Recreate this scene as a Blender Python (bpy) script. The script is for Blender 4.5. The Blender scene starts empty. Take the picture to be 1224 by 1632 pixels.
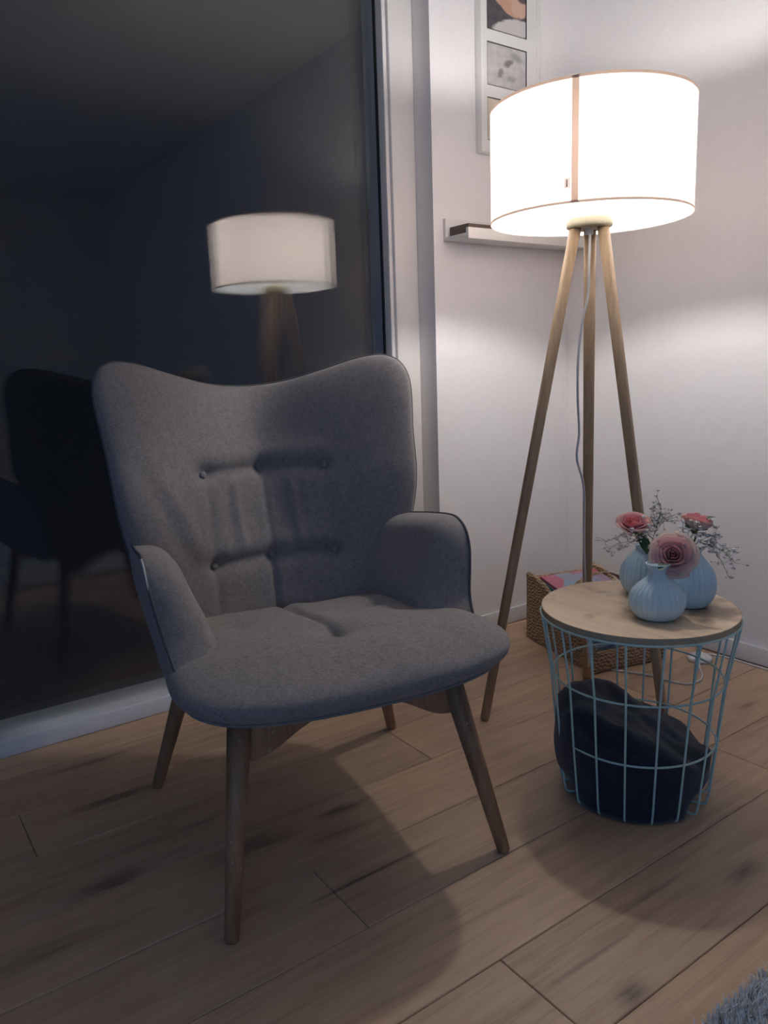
import bpy, bmesh, math, random
from mathutils import Vector, Matrix, noise as mnoise
R = math.radians
random.seed(7)
sc = bpy.context.scene
COL = sc.collection

# ------------------------------------------------------------------ camera
HC = 0.93
cam_d = bpy.data.cameras.new('camera')
cam = bpy.data.objects.new('camera', cam_d)
COL.objects.link(cam)
yaw, pitch, roll, FPX = R(35.0023), R(10.6874), R(-2.0173), 1230.29
fw = Vector((math.sin(yaw) * math.cos(pitch), math.cos(yaw) * math.cos(pitch), -math.sin(pitch)))
rt0 = Vector((math.cos(yaw), -math.sin(yaw), 0)); up0 = rt0.cross(fw)
rt = math.cos(roll) * rt0 + math.sin(roll) * up0
up = -math.sin(roll) * rt0 + math.cos(roll) * up0
cam.matrix_world = Matrix(((rt.x, up.x, -fw.x, 0), (rt.y, up.y, -fw.y, 0), (rt.z, up.z, -fw.z, HC), (0, 0, 0, 1)))
cam_d.sensor_fit = 'VERTICAL'; cam_d.sensor_height = 36.0; cam_d.sensor_width = 27.0
cam_d.lens = FPX / 1632.0 * 36.0
cam_d.clip_start = 0.02
sc.camera = cam

# ------------------------------------------------------------------ world, light, exposure
w = bpy.data.worlds.new('night'); sc.world = w; w.use_nodes = True
w.node_tree.nodes['Background'].inputs[0].default_value = (0.30, 0.36, 0.62, 1)
w.node_tree.nodes['Background'].inputs[1].default_value = 0.013
BULB = 415.0            # emission of the lamp's bulb (see floor lamp)
tv = bpy.data.lights.new('cool_fill_light', 'AREA'); tv.shape = 'RECTANGLE'; tv.size = 1.3; tv.size_y = 0.75  # added blue fill behind the camera for the shadows; no screen stands there
tv.energy = 12.0; tv.color = (0.07, 0.40, 1.0)
cool_fill_obj = bpy.data.objects.new('cool_fill_light', tv); COL.objects.link(cool_fill_obj)
cool_fill_obj.location = (-1.75, -1.5, 1.25)
cool_fill_obj.rotation_euler = (Vector((0.75, 1.2, 0.5)) - cool_fill_obj.location).to_track_quat('-Z', 'Y').to_euler()
kl = bpy.data.lights.new('warm_fill_light', 'AREA'); kl.shape = 'DISK'; kl.size = 0.9  # added weak fill to lift floor and walls; an unseen, invented source
kl.energy = 2.2; kl.color = (1.0, 0.90, 0.88)
warm_fill_obj = bpy.data.objects.new('warm_fill_light', kl); COL.objects.link(warm_fill_obj)
warm_fill_obj.location = (-1.2, -2.1, 2.40)
vs = sc.view_settings
vs.view_transform = 'Standard'; vs.look = 'None'; vs.exposure = 0.0; vs.gamma = 1.0; vs.use_curve_mapping = False
sc.cycles.max_bounces = 8; sc.cycles.diffuse_bounces = 4; sc.cycles.transparent_max_bounces = 16
sc.cycles.caustics_reflective = False; sc.cycles.caustics_refractive = False

# ------------------------------------------------------------------ helpers
def prop(o, label=None, cat=None, group=None, kind=None):
    if label: o['label'] = label
    if cat: o['category'] = cat
    if group: o['group'] = group
    if kind: o['kind'] = kind
    return o

def empty(name, loc=(0, 0, 0), rz=0.0):
    o = bpy.data.objects.new(name, None); COL.objects.link(o)
    o.location = loc; o.rotation_euler = (0, 0, rz); o.empty_display_size = 0.05
    return o

def link_mesh(name, me, parent=None, loc=None, rot=None):
    o = bpy.data.objects.new(name, me); COL.objects.link(o)
    if parent: o.parent = parent
    if loc is not None: o.location = loc
    if rot is not None: o.rotation_euler = rot
    return o

def mesh(name, vf, mat, parent=None, smooth=True, off=None, loc=None, rot=None):
    v, f = vf
    if off is not None: v = [(p[0] - off[0], p[1] - off[1], p[2] - off[2]) for p in v]
    me = bpy.data.meshes.new(name)
    me.from_pydata([tuple(p) for p in v], [], f); me.update()
    bm = bmesh.new(); bm.from_mesh(me); bmesh.ops.recalc_face_normals(bm, faces=bm.faces); bm.to_mesh(me); bm.free()
    if smooth: me.polygons.foreach_set('use_smooth', [True] * len(me.polygons))
    me.materials.append(mat)
    return link_mesh(name, me, parent, loc, rot)

def join(*vfs):
    V, F = [], []
    for v, f in vfs:
        n = len(V); V += [tuple(p) for p in v]; F += [tuple(i + n for i in q) for q in f]
    return V, F

def box(x0, x1, y0, y1, z0, z1):
    v = [(x, y, z) for x in (x0, x1) for y in (y0, y1) for z in (z0, z1)]
    return v, [(0, 1, 3, 2), (4, 6, 7, 5), (0, 4, 5, 1), (2, 3, 7, 6), (0, 2, 6, 4), (1, 5, 7, 3)]

def bbox(x0, x1, y0, y1, z0, z1, b=0.003, seg=2):
    v, f = box(x0, x1, y0, y1, z0, z1)
    bm = bmesh.new(); vs_ = [bm.verts.new(p) for p in v]
    for q in f: bm.faces.new([vs_[i] for i in q])
    bmesh.ops.recalc_face_normals(bm, faces=bm.faces)
    bmesh.ops.bevel(bm, geom=list(bm.edges), offset=b, segments=seg, profile=0.5, affect='EDGES')
    bm.verts.index_update()
    out = [tuple(x.co) for x in bm.verts], [tuple(x.index for x in q.verts) for q in bm.faces]
    bm.free(); return out

def tube(pts, rad, n=8, closed=False, caps=True, flat=1.0):
    pts = [Vector(p) for p in pts]; m = len(pts)
    rf = rad if callable(rad) else (lambda t: rad)
    V, F = [], []; prev = None
    for i, p in enumerate(pts):
        if closed: t = pts[(i + 1) % m] - pts[i - 1]
        else: t = pts[min(i + 1, m - 1)] - pts[max(i - 1, 0)]
        t.normalize()
        if prev is None:
            a = Vector((0, 0, 1)) if abs(t.z) < 0.9 else Vector((1, 0, 0))
            u = t.cross(a).normalized()
        else:
            u = (prev - t * prev.dot(t)).normalized()
        prev = u; w_ = t.cross(u)
        r = rf(i / (m - 1))
        for k in range(n):
            a = 2 * math.pi * k / n
            V.append(tuple(p + r * (math.cos(a) * u + flat * math.sin(a) * w_)))
    for i in range(m if closed else m - 1):
        j = (i + 1) % m
        for k in range(n):
            k2 = (k + 1) % n
            F.append((i * n + k, i * n + k2, j * n + k2, j * n + k))
    if caps and not closed:
        F.append(tuple(range(n))[::-1]); F.append(tuple((m - 1) * n + k for k in range(n)))
    return V, F

def catmull(pts, per=8, closed=False):
    pts = [Vector(p) for p in pts]; m = len(pts); out = []
    rng = range(m if closed else m - 1)
    for i in rng:
        g = (lambda k: pts[k % m]) if closed else (lambda k: pts[max(0, min(m - 1, k))])
        p0, p1, p2, p3 = g(i - 1), g(i), g(i + 1), g(i + 2)
        for s in range(per):
            t = s / per
            out.append(0.5 * ((2 * p1) + (p2 - p0) * t + (2 * p0 - 5 * p1 + 4 * p2 - p3) * t * t + (3 * p1 - p0 - 3 * p2 + p3) * t ** 3))
    if not closed: out.append(pts[-1])
    return out

def lathe(prof, n=48, c=(0, 0, 0), rmod=None):
    V, F = [], []; m = len(prof)
    for i, (r, z) in enumerate(prof):
        for k in range(n):
            a = 2 * math.pi * k / n
            q = r * (rmod(a, i / (m - 1)) if rmod else 1)
            V.append((c[0] + q * math.cos(a), c[1] + q * math.sin(a), c[2] + z))
    for i in range(m - 1):
        for k in range(n):
            k2 = (k + 1) % n
            F.append((i * n + k, i * n + k2, (i + 1) * n + k2, (i + 1) * n + k))
    F.append(tuple(range(n))[::-1]); F.append(tuple((m - 1) * n + k for k in range(n)))
    return V, F

def resample(pts, n):
    pts = [Vector(p) for p in pts]; m = len(pts)
    L = [0.0]
    for i in range(m): L.append(L[-1] + (pts[(i + 1) % m] - pts[i]).length)
    out = []; j = 0
    for k in range(n):
        d = L[-1] * k / n
        while L[j + 1] < d: j += 1
        t = (d - L[j]) / max(1e-9, L[j + 1] - L[j])
        out.append(pts[j].lerp(pts[(j + 1) % m], t))
    return out

def pillow(outline, center, K, fmap, n=3.5, m=2.2):
    """Closed upholstered form: polar grid over a 2D outline, front and back sheet; fmap(u, v, side, h, s) -> 3D."""
    N = len(outline); c = Vector((center[0], center[1]))
    V, F = [], []
    S = [math.sin(math.pi / 2 * (k / K)) * 0.55 + 0.45 * k / K for k in range(K + 1)]
    prof = lambda s: max(0.0, 1 - s ** n) ** (1 / m)
    def ring(s, side):
        base = len(V)
        for p in outline:
            q = c + (Vector((p[0], p[1])) - c) * s
            V.append(tuple(fmap(q.x, q.y, side, prof(s), s)))
        return base
    V.append(tuple(fmap(c.x, c.y, 1, 1.0, 0.0)))
    rings = [ring(S[k], 1) for k in range(1, K + 1)]
    rings += [ring(S[k], -1) for k in range(K - 1, 0, -1)]
    V.append(tuple(fmap(c.x, c.y, -1, 1.0, 0.0))); last = len(V) - 1
    for k in range(N): F.append((0, rings[0] + k, rings[0] + (k + 1) % N))
    for a, b in zip(rings[:-1], rings[1:]):
        for k in range(N):
            k2 = (k + 1) % N; F.append((a + k, b + k, b + k2, a + k2))
    for k in range(N): F.append((last, rings[-1] + (k + 1) % N, rings[-1] + k))
    return V, F

def ss(a, b, x):
    t = max(0.0, min(1.0, (x - a) / (b - a))); return t * t * (3 - 2 * t)
G = lambda d, s: math.exp(-(d / s) ** 2)

# ------------------------------------------------------------------ materials
class NT:
    def __init__(s, name):
        s.m = bpy.data.materials.new(name); s.m.use_nodes = True
        s.t = s.m.node_tree; s.b = s.t.nodes['Principled BSDF']; s.out = s.t.nodes['Material Output']
    def n(s, typ, **kw):
        x = s.t.nodes.new(typ)
        for k, v in kw.items():
            if k.startswith('i_'):
                key = k[2:]; key = int(key) if key.isdigit() else key.replace('_', ' ')
                x.inputs[key].default_value = v
            else: setattr(x, k, v)
        return x
    def l(s, a, b): s.t.links.new(a, b); return b
    def ramp(s, fac, stops):
        r = s.n('ShaderNodeValToRGB'); e = r.color_ramp.elements
        while len(e) < len(stops): e.new(0.5)
        for k, (p, c) in enumerate(stops): e[k].position = p; e[k].color = (*c, 1)
        s.l(fac, r.inputs[0]); return r.outputs[0]
    def math(s, op, a, b=None):
        x = s.n('ShaderNodeMath', operation=op)
        for i, q in enumerate((a, b)):
            if q is None: continue
            if isinstance(q, (int, float)): x.inputs[i].default_value = q
            else: s.l(q, x.inputs[i])
        return x.outputs[0]
    def mix(s, fac, a, b, blend='MIX'):
        x = s.n('ShaderNodeMix', data_type='RGBA', blend_type=blend)
        for i, q in ((0, fac), (6, a), (7, b)):
            if isinstance(q, (int, float)): x.inputs[i].default_value = q
            elif isinstance(q, tuple): x.inputs[i].default_value = (*q, 1)
            else: s.l(q, x.inputs[i])
        return x.outputs[2]
    def bump(s, h, strength=0.3, dist=0.002):
        x = s.n('ShaderNodeBump'); x.inputs['Strength'].default_value = strength; x.inputs['Distance'].default_value = dist
        s.l(h, x.inputs['Height']); s.l(x.outputs[0], s.b.inputs['Normal'])
    def coord(s, which='Object', scale=(1, 1, 1), rot=(0, 0, 0)):
        c = s.n('ShaderNodeTexCoord'); mp = s.n('ShaderNodeMapping')
        mp.inputs['Scale'].default_value = scale; mp.inputs['Rotation'].default_value = rot
        s.l(c.outputs[which], mp.inputs[0]); return mp.outputs[0]

def plain(name, col, rough=0.6, var=0.06, scale=30, bump=0.0, metal=0.0, spec=0.5):
    k = NT(name); k.b.inputs['Roughness'].default_value = rough; k.b.inputs['Metallic'].default_value = metal
    k.b.inputs['Specular IOR Level'].default_value = spec
    nz = k.n('ShaderNodeTexNoise'); nz.inputs['Scale'].default_value = scale; nz.inputs['Detail'].default_value = 4
    k.l(k.coord(), nz.inputs['Vector'])
    lo = tuple(c * (1 - var) for c in col); hi = tuple(min(1, c * (1 + var)) for c in col)
    k.l(k.ramp(nz.outputs[0], [(0.3, lo), (0.7, hi)]), k.b.inputs['Base Color'])
    if bump: k.bump(nz.outputs[0], bump, 0.002)
    return k.m

def wood(name, dark, light, axis='Z', scale=1.0, rough=0.5, speck=False, ring=14):
    k = NT(name); k.b.inputs['Roughness'].default_value = rough
    sc_ = {'X': (1.2, 14, 14), 'Y': (14, 1.2, 14), 'Z': (14, 14, 1.2)}[axis]
    co = k.coord('Object', tuple(v * scale for v in sc_))
    nz = k.n('ShaderNodeTexNoise'); nz.inputs['Scale'].default_value = 2.2; nz.inputs['Detail'].default_value = 6; nz.inputs['Roughness'].default_value = 0.6
    k.l(co, nz.inputs['Vector'])
    fine = k.n('ShaderNodeTexNoise'); fine.inputs['Scale'].default_value = ring; fine.inputs['Detail'].default_value = 3
    k.l(co, fine.inputs['Vector'])
    f = k.math('ADD', k.math('MULTIPLY', nz.outputs[0], 0.65), k.math('MULTIPLY', fine.outputs[0], 0.35))
    c = k.ramp(f, [(0.35, dark), (0.62, light)])
    if speck:
        vn = k.n('ShaderNodeTexVoronoi'); vn.inputs['Scale'].default_value = 60; k.l(k.coord('Object', (1, 1, 0.6)), vn.inputs['Vector'])
        msk = k.math('LESS_THAN', vn.outputs['Distance'], 0.13)
        c = k.mix(k.math('MULTIPLY', msk, 0.45), c, (0.55, 0.5, 0.38))
    k.l(c, k.b.inputs['Base Color']); k.bump(f, 0.12, 0.001)
    return k.m

def fabric(name, a, b, wscale=420, bump=0.35, sheen=0.15):
    k = NT(name); k.b.inputs['Roughness'].default_value = 0.95; k.b.inputs['Specular IOR Level'].default_value = 0.15
    k.b.inputs['Sheen Weight'].default_value = sheen; k.b.inputs['Sheen Roughness'].default_value = 0.6
    co = k.coord('Object')
    n1 = k.n('ShaderNodeTexNoise'); n1.inputs['Scale'].default_value = 1.0; n1.inputs['Detail'].default_value = 3
    k.l(k.coord('Object', (wscale * 1.6, wscale * 1.6, wscale * .35)), n1.inputs['Vector'])
    n2 = k.n('ShaderNodeTexNoise'); n2.inputs['Scale'].default_value = 1.0; n2.inputs['Detail'].default_value = 3
    k.l(k.coord('Object', (wscale * .35, wscale * .35, wscale * 1.6)), n2.inputs['Vector'])
    n3 = k.n('ShaderNodeTexNoise'); n3.inputs['Scale'].default_value = 90; n3.inputs['Detail'].default_value = 4; k.l(co, n3.inputs['Vector'])
    f = k.math('ADD', k.math('MULTIPLY', n1.outputs[0], 0.40), k.math('MULTIPLY', n2.outputs[0], 0.40))
    f = k.math('ADD', f, k.math('MULTIPLY', n3.outputs[0], 0.20))
    k.l(k.ramp(f, [(0.33, a), (0.67, b)]), k.b.inputs['Base Color'])
    k.bump(f, bump, 0.0012)
    return k.m

M = {}
M['wall'] = plain('wall_paint', (0.885, 0.845, 0.83), 0.85, 0.012, 60, 0.05, spec=0.2)
M['ceiling'] = plain('ceiling_paint', (0.90, 0.87, 0.855), 0.9, 0.012, 40, 0.04, spec=0.2)
M['trim'] = plain('white_trim', (0.78, 0.765, 0.765), 0.45, 0.01, 20)
M['winframe'] = plain('window_frame_white', (0.86, 0.815, 0.775), 0.4, 0.01, 20)
M['sill'] = plain('window_sill_white', (0.78, 0.80, 0.83), 0.4, 0.02, 20)
M['rubber'] = plain('black_seal', (0.02, 0.02, 0.022), 0.6)
M['furn_white'] = plain('white_lacquer', (0.80, 0.775, 0.74), 0.4, 0.01, 15)
M['screw'] = plain('screw_metal', (0.25, 0.24, 0.24), 0.35, metal=0.9)
M['fabric'] = fabric('grey_woven_upholstery', (0.145, 0.127, 0.122), (0.36, 0.318, 0.305), 560, 0.3)
M['piping'] = plain('grey_piping', (0.10, 0.10, 0.11), 0.9, 0.2, 300)
M['zip'] = plain('pale_zip_tape', (0.55, 0.53, 0.52), 0.8, 0.1, 300)
M['legwood'] = wood('dark_oak_leg', (0.24, 0.125, 0.066), (0.40, 0.228, 0.125), 'Z', speck=True)
M['lampwood'] = wood('light_oak_leg', (0.36, 0.22, 0.12), (0.52, 0.35, 0.205), 'Z')
M['hubwood'] = wood('pale_ash_hub', (0.58, 0.47, 0.30), (0.70, 0.60, 0.40), 'X')
M['topwood'] = wood('oak_veneer_top', (0.56, 0.375, 0.235), (0.72, 0.52, 0.345), 'X', 0.8, 0.45)
M['topedge'] = plain('dark_edge_band', (0.44, 0.35, 0.23), 0.7, 0.1, 80)
M['wire'] = plain('mint_powder_coat', (0.56, 0.76, 0.69), 0.4, 0.03, 40)
M['throw'] = fabric('navy_throw', (0.010, 0.013, 0.024), (0.030, 0.036, 0.058), 160, 0.7, 0.25)
M['vase'] = plain('pale_blue_glaze', (0.66, 0.81, 0.85), 0.22, 0.03, 25)
M['stem'] = plain('green_stem', (0.07, 0.13, 0.045), 0.6, 0.2, 80)
M['leaf'] = plain('green_leaf', (0.05, 0.11, 0.04), 0.5, 0.3, 60)
M['twig'] = plain('gypsophila_twig', (0.24, 0.21, 0.15), 0.7, 0.2, 80)
M['blossom'] = plain('gypsophila_blossom', (0.92, 0.90, 0.84), 0.8, 0.1, 400)
M['blossom_shaded'] = plain('gypsophila_shaded_blossom', (0.60, 0.51, 0.48), 0.9, 0.25, 400)  # darker copy of the blossom colour, with shade painted in
M['cord'] = plain('white_cord', (0.72, 0.69, 0.67), 0.5)
M['plastic'] = plain('white_plastic', (0.80, 0.79, 0.77), 0.35, 0.01)
def tape_mat(name, t, d):
    k = NT(name); k.t.nodes.remove(k.b)
    nz = k.n('ShaderNodeTexNoise'); nz.inputs['Scale'].default_value = 300; k.l(k.coord(), nz.inputs['Vector'])
    tr = k.n('ShaderNodeBsdfTranslucent'); df = k.n('ShaderNodeBsdfDiffuse'); df.inputs[0].default_value = (*d, 1)
    k.l(k.ramp(nz.outputs[0], [(0.3, tuple(x * .95 for x in t)), (0.7, t)]), tr.inputs[0])
    ad = k.n('ShaderNodeAddShader'); k.l(tr.outputs[0], ad.inputs[0]); k.l(df.outputs[0], ad.inputs[1]); k.l(ad.outputs[0], k.out.inputs[0]); return k.m
M['rim'] = tape_mat('shade_rim_tape', (.16, .125, .10), (.35, .32, .28))
M['tag'] = tape_mat('shade_label_tape', (.22, .20, .19), (.4, .39, .38))
M['bookbrown'] = plain('brown_cover', (0.12, 0.08, 0.06), 0.5)

def petal_mat():
    k = NT('pink_petal'); k.b.inputs['Roughness'].default_value = 0.6
    k.b.inputs['Transmission Weight'].default_value = 0.0
    a = k.n('ShaderNodeAttribute'); a.attribute_name = 'grad'
    nz = k.n('ShaderNodeTexNoise'); nz.inputs['Scale'].default_value = 60; k.l(k.coord(), nz.inputs['Vector'])
    f = k.math('ADD', a.outputs['Fac'], k.math('MULTIPLY', k.math('SUBTRACT', nz.outputs[0], 0.5), 0.25))
    k.l(k.ramp(f, [(0.0, (0.86, 0.84, 0.60)), (0.30, (0.98, 0.86, 0.76)), (0.62, (0.98, 0.68, 0.64)), (1.0, (0.96, 0.45, 0.46))]), k.b.inputs['Base Color'])
    tr = k.n('ShaderNodeBsdfTranslucent'); k.l(k.b.inputs['Base Color'].links[0].from_socket, tr.inputs[0])
    mx = k.n('ShaderNodeMixShader'); mx.inputs[0].default_value = 0.55; k.l(k.b.outputs[0], mx.inputs[1]); k.l(tr.outputs[0], mx.inputs[2]); k.l(mx.outputs[0], k.out.inputs[0])
    return k.m
M['petal'] = petal_mat()

def floor_mat():
    k = NT('oak_floorboard'); k.b.inputs['Roughness'].default_value = 0.52
    co = k.n('ShaderNodeNewGeometry').outputs['Position']
    inf = k.n('ShaderNodeObjectInfo').outputs['Random']
    sep = k.n('ShaderNodeCombineXYZ'); k.l(k.math('MULTIPLY', inf, 37.0), sep.inputs[0]); k.l(k.math('MULTIPLY', inf, 11.0), sep.inputs[2])
    add = k.n('ShaderNodeVectorMath', operation='ADD'); k.l(co, add.inputs[0]); k.l(sep.outputs[0], add.inputs[1])
    def nz(scl, s, det=6, rough=0.6, dist=0.0):
        mp = k.n('ShaderNodeMapping'); mp.inputs['Scale'].default_value = scl; k.l(add.outputs[0], mp.inputs[0])
        x = k.n('ShaderNodeTexNoise'); x.inputs['Scale'].default_value = s; x.inputs['Detail'].default_value = det
        x.inputs['Roughness'].default_value = rough; x.inputs['Distortion'].default_value = dist
        k.l(mp.outputs[0], x.inputs['Vector']); return x.outputs[0]
    grain = nz((1.6, 22, 1), 2.4, 6, 0.62, 0.6)
    fine = nz((6, 190, 1), 1.2, 3)
    blotch = nz((1.0, 2.6, 1), 3.0, 3)
    f = k.math('ADD', k.math('MULTIPLY', grain, 0.5), k.math('ADD', k.math('MULTIPLY', fine, 0.18), k.math('MULTIPLY', blotch, 0.32)))
    c = k.ramp(f, [(0.30, (0.40, 0.252, 0.165)), (0.50, (0.61, 0.415, 0.272)), (0.68, (0.74, 0.535, 0.365))])
    tint = k.ramp(inf, [(0.0, (0.86, 0.85, 0.86)), (1.0, (1.08, 1.05, 1.0))])
    c = k.mix(1.0, c, tint, 'MULTIPLY')
    # knots and open grain: x, y, half length, half width, depth of stain
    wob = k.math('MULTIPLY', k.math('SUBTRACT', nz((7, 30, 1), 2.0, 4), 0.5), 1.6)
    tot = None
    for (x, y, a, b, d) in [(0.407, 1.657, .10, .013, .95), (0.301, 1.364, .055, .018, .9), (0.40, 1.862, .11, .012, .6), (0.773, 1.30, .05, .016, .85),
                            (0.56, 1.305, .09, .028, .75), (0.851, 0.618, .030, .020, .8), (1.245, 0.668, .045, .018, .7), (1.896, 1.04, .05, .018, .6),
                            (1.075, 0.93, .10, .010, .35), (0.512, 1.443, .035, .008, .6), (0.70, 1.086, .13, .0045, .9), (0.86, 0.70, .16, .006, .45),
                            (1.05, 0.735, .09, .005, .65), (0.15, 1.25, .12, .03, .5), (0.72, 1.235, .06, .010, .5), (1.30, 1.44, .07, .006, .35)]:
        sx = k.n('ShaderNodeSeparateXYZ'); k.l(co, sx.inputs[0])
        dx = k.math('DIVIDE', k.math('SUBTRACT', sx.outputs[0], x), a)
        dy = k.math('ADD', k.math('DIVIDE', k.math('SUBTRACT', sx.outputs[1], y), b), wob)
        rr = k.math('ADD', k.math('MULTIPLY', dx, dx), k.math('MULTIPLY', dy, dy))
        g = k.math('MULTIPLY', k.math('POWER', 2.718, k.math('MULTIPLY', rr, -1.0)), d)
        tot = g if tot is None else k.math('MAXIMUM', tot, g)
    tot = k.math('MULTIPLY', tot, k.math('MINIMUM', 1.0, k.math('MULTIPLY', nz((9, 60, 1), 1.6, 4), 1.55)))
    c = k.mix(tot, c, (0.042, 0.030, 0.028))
    k.l(c, k.b.inputs['Base Color']); k.bump(f, 0.10, 0.001)
    return k.m
M['floor'] = floor_mat()
M['gap'] = plain('floor_gap', (0.03, 0.02, 0.015), 0.9)

def glass_mat():
    k = NT('window_glass'); k.t.nodes.remove(k.b)
    lw = k.n('ShaderNodeLayerWeight'); lw.inputs['Blend'].default_value = 0.5
    fac = k.math('ADD', k.math('MULTIPLY', k.math('POWER', lw.outputs['Facing'], 5.0), 0.9), 0.034)
    tr = k.n('ShaderNodeBsdfTransparent'); tr.inputs[0].default_value = (0.985, 0.99, 0.99, 1)
    gl = k.n('ShaderNodeBsdfGlossy'); gl.inputs['Roughness'].default_value = 0.0
    mx = k.n('ShaderNodeMixShader'); k.l(fac, mx.inputs[0]); k.l(tr.outputs[0], mx.inputs[1]); k.l(gl.outputs[0], mx.inputs[2])
    k.l(mx.outputs[0], k.out.inputs[0]); return k.m
M['glass'] = glass_mat()

def shade_mat():
    k = NT('lampshade_fabric'); k.t.nodes.remove(k.b)
    nz = k.n('ShaderNodeTexNoise'); nz.inputs['Scale'].default_value = 500; nz.inputs['Detail'].default_value = 2; k.l(k.coord(), nz.inputs['Vector'])
    tr = k.n('ShaderNodeBsdfTranslucent'); df = k.n('ShaderNodeBsdfDiffuse')
    k.l(k.ramp(nz.outputs[0], [(0.3, (0.56, 0.475, 0.435)), (0.7, (0.59, 0.50, 0.458))]), tr.inputs[0])
    df.inputs[0].default_value = (0.38, 0.375, 0.375, 1)
    ad = k.n('ShaderNodeAddShader'); k.l(tr.outputs[0], ad.inputs[0]); k.l(df.outputs[0], ad.inputs[1])
    k.l(ad.outputs[0], k.out.inputs[0]); return k.m
M['shade'] = shade_mat()

def bulb_mat():
    k = NT('bulb_glow'); k.t.nodes.remove(k.b)
    e = k.n('ShaderNodeEmission'); e.inputs[0].default_value = (1.0, 0.985, 0.97, 1); e.inputs[1].default_value = BULB
    k.l(e.outputs[0], k.out.inputs[0]); return k.m
M['bulb'] = bulb_mat()

def wicker_mat():
    k = NT('woven_seagrass'); k.b.inputs['Roughness'].default_value = 0.85
    wv = k.n('ShaderNodeTexWave', wave_type='BANDS', bands_direction='Z'); wv.inputs['Scale'].default_value = 30; wv.inputs['Distortion'].default_value = 7.0
    wv.inputs['Detail'].default_value = 3; k.l(k.coord(), wv.inputs['Vector'])
    w2 = k.n('ShaderNodeTexWave', wave_type='BANDS', bands_direction='DIAGONAL'); w2.inputs['Scale'].default_value = 38; w2.inputs['Distortion'].default_value = 8
    k.l(k.coord(), w2.inputs['Vector'])
    nz = k.n('ShaderNodeTexNoise'); nz.inputs['Scale'].default_value = 70; k.l(k.coord(), nz.inputs['Vector'])
    f = k.math('ADD', k.math('MULTIPLY', wv.outputs[0], 0.4), k.math('ADD', k.math('MULTIPLY', w2.outputs[0], 0.3), k.math('MULTIPLY', nz.outputs[0], 0.3)))
    k.l(k.ramp(f, [(0.2, (0.19, 0.115, 0.065)), (0.5, (0.42, 0.275, 0.16)), (0.85, (0.58, 0.41, 0.25))]), k.b.inputs['Base Color'])
    k.bump(f, 0.8, 0.006); return k.m
M['wicker'] = wicker_mat()

# ------------------------------------------------------------------ the setting
XB, YA, YW, ZC = 2.19, 1.94, 2.02, 2.45      # right wall, wall beside the window, sill front, ceiling
XL, YF = -2.3, -3.0
def struct(o): o['kind'] = 'structure'; return o
floor = struct(mesh('floor', box(XL, XB + .1, YF, YW + .25, -0.06, -0.018), M['gap'], smooth=False))
def plank(x0, x1, y0, y1):
    g = 0.0006; c = 0.0016
    x0 += g; x1 -= g; y0 += g; y1 -= g
    v = [(x0, y0, -.018), (x1, y0, -.018), (x1, y1, -.018), (x0, y1, -.018),
         (x0, y0, -c), (x1, y0, -c), (x1, y1, -c), (x0, y1, -c),
         (x0 + c, y0 + c, 0), (x1 - c, y0 + c, 0), (x1 - c, y1 - c, 0), (x0 + c, y1 - c, 0)]
    f = [(3, 2, 1, 0), (8, 9, 10, 11)]
    for a in (0, 4):
        for k in range(4):
            f.append((a + k, a + (k + 1) % 4, a + 4 + (k + 1) % 4, a + 4 + k))
    return mesh('plank', (v, f), M['floor'], floor, smooth=False)
PW = 0.1875
fixed = {0: 0.744, 2: 0.62, 4: 1.059, 1: 1.62, 3: 1.75, 5: 0.21, 6: 1.52}
for r_ in range(-19, 8):
    y0 = 0.598 + PW * r_; y1 = min(y0 + PW, YW + 0.02)
    if y1 <= YF or y0 >= YW: continue
    s0 = fixed.get(r_, XL + ((r_ * 0.73) % 1.9))
    xs = [s0 + 1.9 * q for q in range(-3, 4)]
    xs = [XL] + [x for x in xs if XL + 0.05 < x < XB - 0.05] + [XB]
    for a, b in zip(xs[:-1], xs[1:]): plank(a, b, max(y0, YF), y1)
struct(mesh('ceiling', box(XL - .1, XB + .1, YF - .1, YW + .25, ZC, ZC + .1), M['ceiling'], smooth=False))
struct(mesh('wall_right', box(XB, XB + .1, YF, YW + .25, -.06, ZC), M['wall'], smooth=False))
struct(mesh('wall_back', box(1.582, XB, YA, YW + .25, -.06, ZC), M['wall'], smooth=False))
struct(mesh('wall_left', box(XL - .1, XL, YF, YW + .25, -.06, ZC), M['wall'], smooth=False))
struct(mesh('wall_front', box(XL, XB, YF - .1, YF, -.06, ZC), M['wall'], smooth=False))
struct(mesh('wall_back_header', box(XL, 1.582, YW, YW + .25, 2.32, ZC), M['wall'], smooth=False)).name = 'wall_back_top'
struct(mesh('baseboard_right', bbox(XB - .012, XB, YF, YA, 0.003, .058, .002), M['trim']))
struct(mesh('baseboard_back', bbox(1.582, XB - .012, YA - .012, YA, 0.003, .058, .002), M['trim']))

win = struct(empty('window_1', (0.0, 2.10, 0)))
wo = (0.0, 2.10, 0)
mesh('window_sill', bbox(XL, 1.582, YW, 2.16, 0.0, .046, .003), M['sill'], win, off=wo)
mesh('window_head', bbox(XL, 1.582, YW + .01, 2.16, 2.24, 2.32, .003), M['winframe'], win, off=wo)
mesh('window_jamb', bbox(1.490, 1.5815, YW, 2.16, .046, 2.24, .004), M['winframe'], win, off=wo)
mesh('glazing_bead', bbox(1.477, 1.492, 2.032, 2.14, .046, 2.24, .003), M['winframe'], win, off=wo)
mesh('rubber_seal', box(1.4735, 1.478, 2.064, 2.0755, .046, 2.24), M['rubber'], win, smooth=False, off=wo)
for yg in (2.078, 2.100, 2.122):
    mesh('glass_pane', box(XL, 1.4775, yg - .002, yg + .002, .040, 2.25), M['glass'], win, smooth=False, off=wo)

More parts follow.
